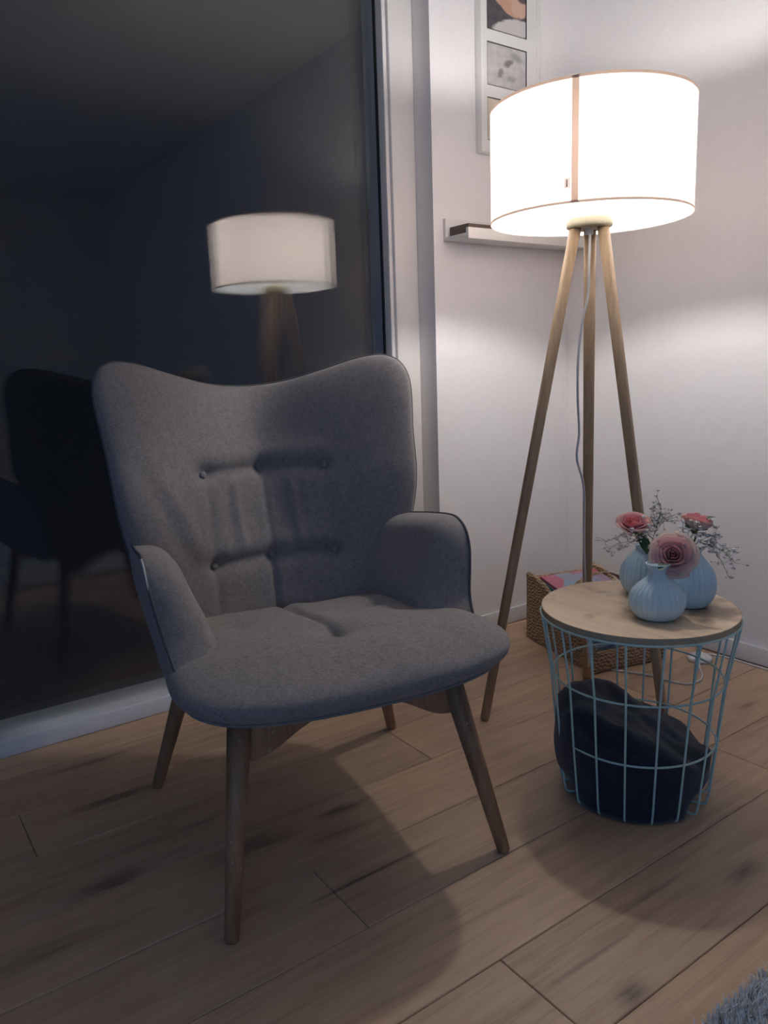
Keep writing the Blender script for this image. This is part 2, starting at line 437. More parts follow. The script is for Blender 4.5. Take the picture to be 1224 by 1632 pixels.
# ------------------------------------------------------------------ armchair
CH = empty('armchair', (0.73, 1.31, 0), R(-10.6))
prop(CH, 'grey upholstered wingback armchair with buttoned back on splayed wooden legs by the window', 'armchair')
BUT = [(-.155, .707), (0, .707), (.155, .707), (-.15, .512), (0, .512), (.15, .512)]

def wing(x, z):
    k = 0.66 * (0.62 + 0.38 * ss(.42, .72, z))
    rr = math.sqrt(x * x + .085 ** 2)
    return -k * (rr - .085), -k * x / rr
def back_y(z): return 0.222 + 0.33 * (z - .38)
def back_disp(x, z):
    d = 0.0
    for bx, bz in BUT:
        r2 = math.hypot(x - bx, (z - bz))
        d += -.009 * G(r2, .020) - .006 * G(r2, .05)
    for bz in (.707, .512):
        e = ss(.19, .14, abs(x))
        dz = z - bz
        d += e * (-.0085 * G(dz, .013) + .007 * G(dz - .032, .026) + .004 * G(dz + .035, .03))
    # centre channel from the lower row to the seat, weak pleats elsewhere
    d += -.012 * G(x + .004, .010) * ss(.52, .49, z)
    d += -.004 * G(x + .155, .010) * ss(.54, .50, z) - .004 * G(x - .155, .010) * ss(.54, .50, z)
    mid = ss(.52, .56, z) * ss(.70, .66, z)
    d += .0042 * mid * (G(x + .088 + .05 * (z - .6), .011) + G(x - .082 + .04 * (z - .6), .012) + .5 * G(x - .112, .010))
    d += -.0018 * mid * (G(x + .112, .012) + G(x - .058, .012))
    for bx in (-.155, 0, .155): d += -.003 * mid * G(x - bx, .012)
    d += .004 * ss(.3, .5, z) * mnoise.noise((x * 7, z * 7, 1.3))
    # drag folds from the wing down to the outer lower buttons
    for s in (-1, 1):
        xx = s * x
        line = xx - (.165 + (z - .50) * .42)
        e2 = ss(.50, .56, z) * ss(.80, .66, z)
        d += (.0036 if s < 0 else .0015) * e2 * (G(line, .016) - .6 * G(line - .035, .016))
    return d
half = [(0, .340), (.12, .340), (.22, .348), (.272, .385), (.296, .46), (.314, .55), (.332, .66), (.341, .78), (.350, .86), (.3505, .905),
        (.339, .938), (.316, .954), (.288, .9565), (.243, .948), (.175, .926), (.09, .9025), (0, .8945)]
full = half + [(-x, z) for x, z in half[-2:0:-1]]
OUT_B = resample([(p.x, p.y, 0) for p in catmull([(x, z, 0) for x, z in full], 10, True)], 280)
def back_map(x, z, side, h, s):
    f, fp = wing(x, z)
    nl = math.sqrt(1 + fp * fp); nx, ny = -fp / nl, 1 / nl
    if side > 0:
        t = -(.044 * h + back_disp(x, z) * ss(0, .5, h))
    else: t = .046 * h
    y = back_y(z) + f + .022
    return (x + nx * t, y + ny * t, z + (.33 * -t * .3))
BACK = mesh('backrest', pillow([(p.x, p.y) for p in OUT_B], (0, .64), 84, back_map, 5.0, 2.3), M['fabric'], CH)
mesh('piping', tube([Vector(back_map(p.x * 1.004, p.y, -1, .0, 1.0)) + Vector((0, .006, 0)) for p in OUT_B], .0032, 6, True), M['piping'], BACK)
bprof = [(0.0, .0045), (.005, .0040), (.0080, .0022), (.0088, 0), (.0080, -.003), (.003, -.005)]
def disc_mesh(name, prof, n, mat):
    v, f = lathe(prof, n)
    o = mesh(name, (v, f), mat); me = o.data; bpy.data.objects.remove(o); return me
BM = disc_mesh('button', bprof, 18, M['fabric'])
for bx, bz in BUT:
    p = back_map(bx, bz, 1, 1.0, .4)
    f, fp = wing(bx, bz)
    nrm = Vector((fp, -1, .30)).normalized()
    o = link_mesh('button', BM, CH, Vector(p) + nrm * .0035)
    o.rotation_euler = nrm.to_track_quat('Z', 'Y').to_euler()

# arms
arm_o = [(.225, .350), (.262, .42), (.275, .50), (.265, .565), (.225, .584), (.15, .595), (.07, .606), (.0, .6135), (-.035, .612), (-.066, .596),
         (-.086, .564), (-.098, .52), (-.112, .47), (-.140, .43), (-.170, .405), (-.178, .388), (-.155, .372), (-.05, .358), (.10, .350)]
OUT_A = resample([(p.x, p.y, 0) for p in catmull([(a, b, 0) for a, b in arm_o], 10, True)], 170)
def arm_map(sgn):
    def fm(y, z, side, h, s):
        xo = .282 + .036 * ss(.34, .60, z) - .014 * ss(.02, .26, y)
        if side > 0:      # inside, padded
            th = (.090 - .022 * ss(.45, .60, z)) * h
            th += .004 * h * mnoise.noise((y * 9, z * 9, 4.0 + sgn))
            return (sgn * (xo - th), y, z)
        return (sgn * (xo + .014 * h), y, z)
    return fm
for sgn in (-1, 1):
    fm = arm_map(sgn)
    A = mesh('armrest', pillow([(p.x, p.y) for p in OUT_A], (.06, .49), 44, fm, 6.0, 2.4), M['fabric'], CH)
    path = [Vector(fm(p.x, p.y, -1, 0, 1)) + Vector((sgn * .003, 0, 0)) for p in OUT_A]
    mesh('piping', tube(path, .0030, 6, True), M['piping'], A)
    if sgn < 0:
        zp = [Vector(fm(*q, -1, 0, 1)) + Vector((-.004, -.003, .001)) for q in ((-.040, .610), (-.056, .603), (-.069, .592), (-.078, .578), (-.084, .564))]
        z_ = mesh('zip_tape', tube(catmull(zp, 5), lambda t: .0026 * (1 - .5 * t), 6), M['zip'], A)
        z_['label'] = 'pale zip tape end on the arm seam'

# seat cushion
sh = [(0, -.338), (.11, -.337), (.20, -.327), (.262, -.304), (.300, -.262), (.314, -.205), (.309, -.11), (.296, 0), (.280, .12), (.255, .205), (.19, .238), (0, .243)]
sfull = sh + [(-x, y) for x, y in sh[-2:0:-1]]
OUT_S = resample([(p.x, p.y, 0) for p in catmull([(x, y, 0) for x, y in sfull], 10, True)], 240)
def seat_map(x, y, side, h, s):
    zm = .402 - .030 * ss(-.25, .22, y) + .014 * (abs(x) / .3) ** 2
    if side > 0:
        t = .057 * h
        d = -.018 * G(math.hypot(x, y + .135), .030) - .013 * G(math.hypot(x + .135, y - .03), .028) - .013 * G(math.hypot(x - .135, y - .03), .028)
        d += -.015 * G(math.hypot(x - .262, y + .052), .028) - .012 * G(math.hypot(x + .262, y + .052), .028)
        d += -.012 * G(x + .05 * (y + .135) * .3, .011) * ss(-.15, -.11, y)
        d += .006 * G(math.hypot(x + .1, y + .12), .08) + .006 * G(math.hypot(x - .1, y + .12), .08) + .008 * G(math.hypot(x - .24, y + .15), .05)
        d += .006 * mnoise.noise((x * 8, y * 8, 2.0)) + .002 * mnoise.noise((x * 22, y * 22, 5.0))
        return (x, y, zm + t + d * ss(0, .6, h))
    return (x, y, zm - .060 * h)
SEAT = mesh('seat_cushion', pillow([(p.x, p.y) for p in OUT_S], (0, -.05), 72, seat_map, 2.5, 2.0), M['fabric'], CH)
mesh('piping', tube([Vector(seat_map(p.x * .925, -.05 + (p.y + .05) * .925, -1, .42, 1)) + Vector((p.x * .008, (p.y + .05) * .008, -.001)) for p in OUT_S], .0030, 6, True), M['fabric'], SEAT)
# legs and rails
def leg(a, b, r0, r1):
    a, b = Vector(a), Vector(b)
    pts = [a.lerp(b, t) for t in (0, .012, .5, 1)]
    rr = [r0 * .86, r0, (r0 + r1) / 2, r1]
    return tube(pts, lambda t: rr[int(round(t * 3))], 20)
for f_, t_ in (((-.263, -.278, 0), (-.205, -.205, .365)), ((.270, -.283, 0), (.196, -.205, .365)), ((-.298, .285, 0), (-.20, .185, .37)), ((.300, .290, 0), (.20, .185, .37))):
    mesh('leg', leg(f_, t_, .0125, .0215), M['legwood'], CH)
def rail(y):
    V, F = [], []; n = 24
    for i in range(n + 1):
        x = -.205 + .41 * i / n
        zb = .278 + .052 * ss(.19, .06, abs(x))
        for (yy, zz) in ((-.014, zb), (.014, zb), (.014, .360), (-.014, .360)): V.append((x, y + yy, zz))
    for i in range(n):
        for k in range(4): F.append((i * 4 + k, i * 4 + (k + 1) % 4, i * 4 + 4 + (k + 1) % 4, i * 4 + 4 + k))
    F += [(3, 2, 1, 0), tuple(n * 4 + k for k in range(4))]
    return V, F
for y in (-.205, .19): mesh('rail', rail(y), M['legwood'], CH, smooth=False)
for x in (-.12, .12): mesh('side_rail', bbox(x - .012, x + .012, -.19, .176, .322, .352, .002), M['legwood'], CH)

# ------------------------------------------------------------------ floor lamp
LO = (1.531, 1.290, 0)
LP = empty('floor_lamp', LO)
prop(LP, 'lit wooden tripod floor lamp with a white drum shade in the corner', 'lamp')
SR, SZ0, SZ1 = .232, 1.256, 1.504
n = 128
def drum(r, z0, z1, th, n=128, a0=0, a1=2 * math.pi):
    cl = abs(a1 - a0 - 2 * math.pi) < 1e-6
    m = n if cl else n + 1
    V, F = [], []
    for k in range(m):
        a = a0 + (a1 - a0) * k / n
        for (rr, z) in ((r, z0), (r, z1), (r - th, z1), (r - th, z0)): V.append((rr * math.cos(a), rr * math.sin(a), z))
    for k in range(n):
        k2 = (k + 1) % m
        for q in range(4): F.append((k * 4 + q, k2 * 4 + q, k2 * 4 + (q + 1) % 4, k * 4 + (q + 1) % 4))
    if not cl: F += [(0, 1, 2, 3), tuple((m - 1) * 4 + q for q in (3, 2, 1, 0))]
    return V, F
# the fabric of the shade is one thin sheet
V, F = [], []
for k in range(n):
    a = 2 * math.pi * k / n
    V += [(SR * math.cos(a), SR * math.sin(a), SZ0), (SR * math.cos(a), SR * math.sin(a), SZ1)]
F = [(2 * k, 2 * ((k + 1) % n), 2 * ((k + 1) % n) + 1, 2 * k + 1) for k in range(n)]
SH = mesh('lamp_shade', (V, F), M['shade'], LP)
def sheet(r, z0, z1, a0=0.0, a1=2 * math.pi, n=96):
    V = []
    for k in range(n + 1):
        a = a0 + (a1 - a0) * k / n
        V += [(r * math.cos(a), r * math.sin(a), z0), (r * math.cos(a), r * math.sin(a), z1)]
    return V, [(2 * k, 2 * k + 2, 2 * k + 3, 2 * k + 1) for k in range(n)]
mesh('rim', sheet(SR + .0010, SZ1 - .0055, SZ1 + .001), M['rim'], SH)
mesh('rim', sheet(SR + .0010, SZ0 - .001, SZ0 + .0045), M['rim'], SH)
mesh('seam_strip', sheet(SR + .0016, SZ0, SZ1, R(-149.3), R(-145.7), 6), M['rim'], SH)
tag = mesh('care_tag', sheet(SR + .0030, 1.285, 1.3065, R(-153.0), R(-149.5), 4), M['tag'], SH)
tag['label'] = 'small white label on the shade seam'
inkm = plain('label_ink', (0.03, 0.03, 0.035), 0.7)
marks = [drum(SR + .0033, 1.2885 + i * .0021, 1.2885 + i * .0021 + (.0014 if i else .0018), .0004, 2, R(-151.9), R(-151.0 - .25 * (i % 2))) for i in range(7)]
mk = mesh('printed_mark', join(*marks), inkm, SH, smooth=False)
spokes = [tube([(0.018 * math.cos(a), .018 * math.sin(a), 1.335), (SR * .985 * math.cos(a), SR * .985 * math.sin(a), 1.335 if False else SZ1 - .012)], .0015, 6) for a in (R(30), R(150), R(270))]
mesh('shade_carrier', join(*spokes, tube([(.018 * math.cos(2 * math.pi * k / 24), .018 * math.sin(2 * math.pi * k / 24), 1.335) for k in range(24)], .002, 6, True)), M['cord'], SH)
mesh('hub', lathe([(.048, 1.236), (.0535, 1.239), (.0545, 1.246), (.053, 1.258), (.048, 1.2635), (.01, 1.264)], 48), M['hubwood'], LP)
mesh('lamp_socket', lathe([(.010, 1.222), (.010, 1.264), (.019, 1.268), (.019, 1.318), (.016, 1.330)], 24), M['plastic'], LP)
def ico(r, sub, c, sq=(1, 1, 1)):
    bm = bmesh.new(); bmesh.ops.create_icosphere(bm, subdivisions=sub, radius=r)
    bm.verts.index_update()
    out = [(v.co.x * sq[0] + c[0], v.co.y * sq[1] + c[1], v.co.z * sq[2] + c[2]) for v in bm.verts], [tuple(v.index for v in f.verts) for f in bm.faces]
    bm.free(); return out
mesh('bulb', ico(.030, 2, (0, 0, 1.372), (1, 1, 1.15)), M['bulb'], LP)
feet = [(1.297, 1.422), (1.711, 1.428), (1.604, 1.087)]
def lampleg(fx, fy):
    a = Vector((fx - LO[0], fy - LO[1], 0)); d = Vector((a.x, a.y, 0)).normalized()
    b = d * .033 + Vector((0, 0, 1.245))
    pts = [a.lerp(b, t) for t in (0, .01, .5, 1.0)]
    t = (b - a).normalized(); u = d.cross(Vector((0, 0, 1))).normalized(); w_ = t.cross(u)
    V, F = [], []
    prof = []
    for k in range(16):
        an = 2 * math.pi * k / 16; c, s = math.cos(an), math.sin(an)
        prof.append((math.copysign(abs(c) ** .55, c), math.copysign(abs(s) ** .55, s)))
    for i, p in enumerate(pts):
        r = (.0105, .0125, .0138, .0145)[i]
        V += [tuple(p + u * r * c + w_ * r * .85 * s) for c, s in prof]
    for i in range(3):
        for k in range(16): F.append((i * 16 + k, i * 16 + (k + 1) % 16, i * 16 + 16 + (k + 1) % 16, i * 16 + 16 + k))
    F += [tuple(range(16))[::-1], tuple(48 + k for k in range(16))]
    return V, F
for fx, fy in feet: mesh('leg', lampleg(fx, fy), M['lampwood'], LP)
cp = [(1.528, 1.285, 1.225), (1.526, 1.285, 1.15), (1.527, 1.288, 1.083), (1.512, 1.294, 1.009), (1.508, 1.300, .919), (1.515, 1.305, .827), (1.527, 1.31, .748), (1.525, 1.315, .684),
      (1.557, 1.322, .622), (1.572, 1.328, .562), (1.589, 1.342, .456), (1.613, 1.357, .352), (1.66, 1.385, .16), (1.70, 1.412, .05), (1.735, 1.452, .004), (1.785, 1.466, .003), (1.829, 1.396, .003), (1.866, 1.321, .003),
      (1.875, 1.266, .003), (1.892, 1.216, .003), (1.94, 1.209, .003), (1.981, 1.225, .003), (2.026, 1.262, .003), (2.07, 1.292, .006), (2.088, 1.302, .008), (2.12, 1.312, .006), (2.148, 1.303, .003), (2.163, 1.262, .003), (2.164, 1.2, .003),
      (2.163, 1.126, .003), (2.162, .9, .003), (2.160, .5, .003), (2.158, .1, .003)]
CORD = mesh('cord', tube(catmull(cp, 6), .0030, 8), M['cord'], LP, off=LO)
mesh('foot_switch', lathe([(.034, .0005), (.037, .003), (.037, .009), (.033, .0145), (.022, .0175), (.004, .018)], 36, (2.088, 1.302, 0)), M['plastic'], CORD, off=LO)

# ------------------------------------------------------------------ wire basket side table
TO = (1.327, .974, 0); TZ = .415
TB = empty('side_table', TO)
prop(TB, 'round side table made of a mint wire basket with oak top beside the armchair', 'table')
def top_mat():
    k = NT('oak_veneer_round_top'); k.b.inputs['Roughness'].default_value = 0.42
    co = k.coord('Object', (14, 1.3, 14), (0, 0, R(80)))
    nz = k.n('ShaderNodeTexNoise'); nz.inputs['Scale'].default_value = 2.4; nz.inputs['Detail'].default_value = 6; k.l(co, nz.inputs['Vector'])
    base = k.ramp(nz.outputs[0], [(0.3, (0.68, 0.48, 0.31)), (0.55, (0.82, 0.61, 0.41)), (0.75, (0.88, 0.68, 0.48))])
    return k
k = top_mat()
basec = [x for x in k.t.nodes if x.type == 'VALTORGB'][0].outputs[0]
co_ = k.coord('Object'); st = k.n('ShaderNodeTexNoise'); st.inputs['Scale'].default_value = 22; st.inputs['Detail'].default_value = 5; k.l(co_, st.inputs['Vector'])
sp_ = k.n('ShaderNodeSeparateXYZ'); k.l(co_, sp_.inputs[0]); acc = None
for (sx_, sy_, sr_) in ((.075, -.115, .055), (.125, -.075, .05), (-.005, -.045, .05), (.03, -.13, .04), (.15, -.02, .04)):  # dark blotches by the vases: stains plus shadow painted into the colour
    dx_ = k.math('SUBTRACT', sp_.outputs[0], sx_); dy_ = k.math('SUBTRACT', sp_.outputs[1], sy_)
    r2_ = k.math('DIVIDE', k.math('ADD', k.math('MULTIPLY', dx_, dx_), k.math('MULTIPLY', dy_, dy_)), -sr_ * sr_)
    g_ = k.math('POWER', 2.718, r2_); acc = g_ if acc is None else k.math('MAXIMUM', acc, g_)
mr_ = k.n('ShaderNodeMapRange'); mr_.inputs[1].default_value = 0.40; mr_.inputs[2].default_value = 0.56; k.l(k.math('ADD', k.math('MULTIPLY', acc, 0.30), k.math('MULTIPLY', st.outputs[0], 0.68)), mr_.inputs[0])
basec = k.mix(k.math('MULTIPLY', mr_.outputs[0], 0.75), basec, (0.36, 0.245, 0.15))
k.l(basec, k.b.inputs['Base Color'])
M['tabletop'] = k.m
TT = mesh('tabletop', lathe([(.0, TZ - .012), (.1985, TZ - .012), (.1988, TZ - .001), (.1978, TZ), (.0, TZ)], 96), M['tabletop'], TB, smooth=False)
mesh('edge_band', drum(.1996, TZ - .0125, TZ - .0005, .0012, 96), M['topedge'], TB, smooth=False)
WR = .0023
def brad(z):   # outer radius of the wire basket at height z
    return .1537 + (.1669 - .1537) * min(1, z / .1346) + (0.0115 * max(0, (z - .1346) / .1332)) + (.0115 * max(0, (z - .2678) / .1352) )
for k_ in range(18):
    a = R(-129.3 + 20 * k_); c, s = math.cos(a), math.sin(a)
    pts = [(brad(z) * c, brad(z) * s, z) for z in (.402, .34, .268, .2, .135, .07, .03)]
    for q in range(1, 7):
        t = q / 6 * math.pi / 2
        pts.append(((.1537 - .012 + .012 * math.cos(t)) * c, (.1537 - .012 + .012 * math.cos(t)) * s, .0145 - .012 * math.sin(t)))
    pts += [(.11 * c, .11 * s, .0025), (.072 * c, .072 * s, .0025)]
    mesh('wire', tube(pts, WR, 8), M['wire'], TB)
for r_, z in ((brad(.402) - .0005, .400), (.1784 - .004, .2678), (.1669 - .004, .1346), (.105, .0065), (.072, .0065)):
    mesh('hoop', tube([(r_ * math.cos(2 * math.pi * q / 72), r_ * math.sin(2 * math.pi * q / 72), z) for q in range(72)], WR, 8, True), M['wire'], TB)

# throw blanket inside the basket
def throw():
    V, F = [], []; NT_, NR = 120, 40
    for i in range(NR + 1):
        s = i / NR
        for k in range(NT_):
            a = 2 * math.pi * k / NT_
            ca, sa = math.cos(a), math.sin(a)
            if s < .45:       # top sheet
                q = s / .45; r = .158 * q
            else: r = None
            left = max(0, math.cos(a - R(139))) ** 6
            def rad(z, a=a, ca=ca, sa=sa):     # follows the basket inside, pushes out between the wires at the left
                fl = ss(R(70), R(40), abs(((a - R(-145)) + math.pi) % (2 * math.pi) - math.pi))
                low = ss(.055, .0, z)
                r0 = brad(max(z, 0)) - .0075 + .003 * mnoise.noise((ca * 4, sa * 4, z * 18))
                r0 += .015 * left * math.sin(math.pi * min(1, max(0, z / .19)))
                return r0 - low * (.040 * (1 - fl) - .004 * fl)
            def top(x, y):
                u = (x * math.cos(R(138)) + y * math.sin(R(138))) / .16
                h = .168 + .060 * u
                h += .020 * mnoise.noise((x * 12, y * 12, .4)) + .006 * mnoise.noise((x * 30, y * 30, 7.7)) + .007 * math.sin(24 * (x * .8 + y * .55) + 3 * mnoise.noise((x * 9, y * 9, 2)))
                return h
            zr = top(.16 * ca, .16 * sa) * .86
            if s < .45:
                x, y = rad(zr) * q * ca, rad(zr) * q * sa
                e = 1 - max(0, (q - .68) / .32) ** 2.2 * .14
                V.append((x, y, top(x, y) * e if q < 1 else zr))
            elif s < .9:
                q = (s - .45) / .45; z = zr * (1 - q) + .006 * q
                V.append((rad(z) * ca, rad(z) * sa, z))
            else:
                q = (s - .9) / .1; rr = rad(.006) * (1 - q) + .01 * q
                V.append((rr * ca, rr * sa, .0045))
    for i in range(NR):
        for k in range(NT_):
            k2 = (k + 1) % NT_; F.append((i * NT_ + k, i * NT_ + k2, (i + 1) * NT_ + k2, (i + 1) * NT_ + k))
    F.append(tuple(range(NT_))[::-1]); F.append(tuple(NR * NT_ + k for k in range(NT_)))
    return V, F
TH = empty('throw_blanket', TO)
prop(TH, 'dark navy fleece throw bundled inside the wire basket', 'blanket')
mesh('throw_fabric', throw(), M['throw'], TH)

# ------------------------------------------------------------------ vases and flowers
def rib(nr, amp): return lambda a, t: 1 - amp * (1 - abs(math.cos(a * nr / 2))) * math.sin(math.pi * min(1, max(0, (t - .08) / .75))) if t < .83 else 1
def vase(name, label, x, y, prof, rot=0):
    vv = catmull([(r_, z, 0) for r_, z in prof], 5)
    pr = [(max(.0008, p.x), p.y) for p in vv]
    o = empty(name, (x, y, TZ + .0005), rot)
    prop(o, label, 'vase', 'pale blue vases on the side table')
    B = mesh('vase_body', lathe(pr, 216, rmod=rib(27, .085)), M['vase'], o)
    r_, z = prof[-1]
    mesh('lip', tube([(r_ * math.cos(2 * math.pi * q / 40), r_ * math.sin(2 * math.pi * q / 40), z) for q in range(40)], .0016, 8, True), M['vase'], o)
    return o
VF = (1.296, .907); VR = (1.4115, .912); VL = (1.414, 1.022)
vase('flower_vase', 'ribbed teardrop vase with narrow neck, frontmost of the three pale blue vases', *VF,
     [(.030, 0), (.042, .004), (.0535, .022), (.0555, .038), (.049, .055), (.036, .069), (.025, .079), (.0185, .089), (.0175, .099), (.0215, .108), (.0228, .110)])
vase('flower_vase', 'round ribbed pale blue vase at the right, nearest the table edge', *VR,
     [(.026, 0), (.040, .004), (.0515, .025), (.054, .048), (.050, .070), (.038, .090), (.0265, .103), (.0215, .111), (.0225, .118), (.0235, .120)], .3)
vase('flower_vase', 'ribbed pale blue vase at the back left, half hidden by the front vase', *VL,
     [(.026, 0), (.040, .004), (.052, .025), (.0545, .045), (.049, .066), (.038, .083), (.028, .094), (.0215, .101), (.0225, .108), (.0235, .110)], .7)

def petal_geo(w_, h, curl, cup, rows=8, cols=9):
    """A narrow leaf-like blade growing up +Z from the origin."""
    V, F = [], []
    for i in range(rows):
        t = i / (rows - 1); hw = w_ * math.sin(math.pi * (t * .9 + .08))
        for j in range(cols):
            u = j / (cols - 1) * 2 - 1
            V.append((hw * u, -cup * math.sin(math.pi * .5 * t) + cup * u * u, h * t))
    for i in range(rows - 1):
        for j in range(cols - 1): F.append((i * cols + j, i * cols + j + 1, (i + 1) * cols + j + 1, (i + 1) * cols + j))
    return V, F
PR, PC = 10, 15
def rose_petal(a0, half, rad, h, flare, open_, ruf, rnd):
    """One petal as part of a cup round the Z axis; its rim rolls outwards."""
    V, F = [], []; ph = rnd.random() * 6.3
    for i in range(PR):
        t = i / (PR - 1)
        for j in range(PC):
            u = j / (PC - 1) * 2 - 1
            hh = h * (1 - .30 * abs(u) ** 2.6)
            an = a0 + u * half
            r_ = rad * math.sin(math.pi / 2 * min(1, .12 + t * 1.15)) ** .8
            r_ += open_ * t * t + flare * max(0, t - .6) ** 2 * 6.2
            r_ *= 1 + .055 * u
            z = hh * t - flare * max(0, t - .72) ** 2 * 7.0
            z += ruf * math.sin(3 * an + ph) * t * t; r_ += ruf * math.sin(5 * u + ph) * t * t
            V.append((r_ * math.cos(an), r_ * math.sin(an), z))
    for i in range(PR - 1):
        for j in range(PC - 1): F.append((i * PC + j, i * PC + j + 1, (i + 1) * PC + j + 1, (i + 1) * PC + j))
    return V, F
def rose(label, head, axis, rad, base, bends, tint=0.0, seed=1, leafat=None, tall=1.0, opn=1.0):
    rnd = random.Random(seed)
    o = empty('rose', base); prop(o, label, 'flower', 'pink roses on the side table')
    Bv = Vector(base); H = Vector(head) - Bv; ax = Vector(axis).normalized()
    Q = ax.to_track_quat('Z', 'Y')
    S = rad / .036
    org = H - ax * .016 * S
    # petals, cup radius, height, rim roll, opening, half width
    layers = [(2, .0035, .0285, .000, .000, 1.9), (3, .0075, .0300, .001, .000, 1.35), (3, .0118, .0305, .002, .001, 1.25), (4, .0160, .0300, .004, .002, 1.05),
              (4, .0200, .0290, .006, .004, 1.0), (5, .0235, .0275, .008, .006, .88), (5, .0260, .0250, .009, .009, .85)]
    for li, (cnt, rr, h, fl, op, half_) in enumerate(layers):
        off = rnd.random() * 6.28
        for q in range(cnt):
            a = off + 2 * math.pi * q / cnt + rnd.uniform(-.12, .12)
            k_ = rnd.uniform(.95, 1.06)
            v, f = rose_petal(a, half_, rr * S * k_, h * S * tall * rnd.uniform(.95, 1.05), fl * S * opn * rnd.uniform(.8, 1.3), op * S * opn, .0008 * S, rnd)
            Mx = Matrix.Translation(org - ax * .014 * S) @ Q.to_matrix().to_4x4()
            p_ = mesh('petal', ([tuple(Mx @ Vector(p)) for p in v], f), M['petal'], o)
            at = p_.data.attributes.new('grad', 'FLOAT', 'POINT')
            inner = 1 - li / 7.0
            for i in range(len(v)):
                t = (i // PC) / (PR - 1)
                at.data[i].value = max(0, min(1, .18 + .60 * inner * (1 - .3 * t) + .30 * t - (.16 if li >= 6 else 0) + tint))
            md = p_.modifiers.new('thick', 'SOLIDIFY'); md.thickness = .0005 * S
    # sepals, calyx and stem
    for q in range(5):
        a = 2 * math.pi * q / 5
        v, f = petal_geo(.005 * S, .024 * S, .003, .003, 5, 5)
        Mx = Matrix.Translation(org) @ Q.to_matrix().to_4x4() @ Matrix.Rotation(a, 4, 'Z') @ Matrix.Translation((0, -.006 * S, -.014 * S)) @ Matrix.Rotation(R(62), 4, 'X')
        mesh('sepal', ([tuple(Mx @ Vector(p)) for p in v], f), M['leaf'], o)
    v, f = ico(.0085 * S, 2, (0, 0, -.014 * S), (1, 1, 1.1))
    Mx = Matrix.Translation(org) @ Q.to_matrix().to_4x4()
    mesh('calyx', ([tuple(Mx @ Vector(p)) for p in v], f), M['leaf'], o)
    end = org - ax * .02 * S
    pts = [end] + [Vector(b) - Bv for b in bends] + [Vector((0, 0, .015))]
    mesh('stem', tube(catmull(pts, 6), .0022, 8), M['stem'], o)
    if leafat:
        for (p, d, ln) in leafat:
            d = Vector(d).normalized(); side = d.cross(Vector((0, 0, 1))).normalized()
            V = []; F = []
            for i in range(7):
                t = i / 6; ww = .32 * ln * math.sin(math.pi * (t * .93 + .05)) ** .9
                cpt = Vector(p) - Bv + d * ln * t + Vector((0, 0, -.18 * ln * t * t))
                V += [tuple(cpt - side * ww + Vector((0, 0, .15 * ww))), tuple(cpt), tuple(cpt + side * ww + Vector((0, 0, .15 * ww)))]
            for i in range(6):
                F += [(i * 3, i * 3 + 1, i * 3 + 4, i * 3 + 3), (i * 3 + 1, i * 3 + 2, i * 3 + 5, i * 3 + 4)]
            mesh('leaf', (V, F), M['leaf'], o)
    return o
camdir = lambda p: (Vector((0, 0, HC)) - Vector(p)).normalized()
hF = (1.312, .885, .548); hL = (1.352, 1.008, .592); hR = (1.448, .922, .594)
rose('largest pink rose, its open face turned to the front, in the front vase', hF, camdir(hF) + Vector((.05, 0, .25)), .039, (VF[0], VF[1], TZ + .012),
     [(1.312, .902, .515), (1.300, .907, .49)], .0, 3, [((1.300, .895, .528), (-.9, -.3, -.1), .030), ((1.318, .893, .523), (.5, -.7, -.6), .028)])
rose('pink rose at the left with a deep pink heart, above the back vase', hL, (-.28, -.30, .9), .033, (VL[0], VL[1], TZ + .012),
     [(1.362, 1.008, .562), (1.398, 1.010, .52)], .12, 11, [((1.368, 1.0, .560), (-.2, -.5, -.75), .04), ((1.372, 1.0, .565), (.6, -.4, -.5), .035)], 1.15, .8)
rose('pink rose at the right seen from the side, rising from the right vase', hR, (.10, -.16, 1.0), .032, (VR[0], VR[1], TZ + .012),
     [(1.440, .918, .560), (1.418, .913, .53)], .05, 23, [((1.455, .915, .590), (.75, -.5, .35), .030)], 1.3, .55)

def sprig(label, base, bends, tips, nb, seed, white=.3):
    rnd = random.Random(seed)
    o = empty('gypsophila_sprig', base); prop(o, label, 'flower', 'white gypsophila sprigs on the side table')
    B = Vector(base)
    main = [Vector((0, 0, .012))] + [Vector(b) - B for b in bends]
    tw = [tube(catmull(main, 6), .0007, 6)]; bl = []; bd = []
    for tp in tips:
        tp = Vector(tp) - B
        st = main[-1].lerp(main[-2], rnd.uniform(0, .3))
        midp = st.lerp(tp, .5) + Vector((rnd.uniform(-.008, .008), rnd.uniform(-.008, .008), rnd.uniform(0, .010)))
        path = catmull([st, midp, tp], 5); tw.append(tube(path, .00055, 5))
        for q in range(nb):
            p0 = path[rnd.randrange(4, len(path))]
            d = Vector((rnd.gauss(0, 1), rnd.gauss(0, 1), rnd.gauss(.1, 1))).normalized() * rnd.uniform(.006, .026)
            tw.append(tube([p0, p0 + d * .5 + Vector((0, 0, .001)), p0 + d], .0003, 4))
            rr = rnd.choice((.0016, .0019, .0023, .0028, .0034, .0040))
            # a blossom: little tuft of flattened balls
            (bl if rnd.random() < white else bd).append(ico(rr, 1, p0 + d, (1, 1, .8)))
            if rr > .002:
                for e in range(3):
                    a = e * 2.1 + rnd.random(); (bl if rnd.random() < white else bd).append(ico(rr * .6, 1, p0 + d + Vector((math.cos(a), math.sin(a), .3)) * rr * .8))
    mesh('twig', join(*tw), M['twig'], o)
    for nm, lst, mt in (('white_blossoms', bl, M['blossom']), ('shaded_blossoms', bd, M['blossom_shaded'])):
        if lst: b_ = mesh(nm, join(*lst), mt, o); b_['kind'] = 'stuff'
    return o
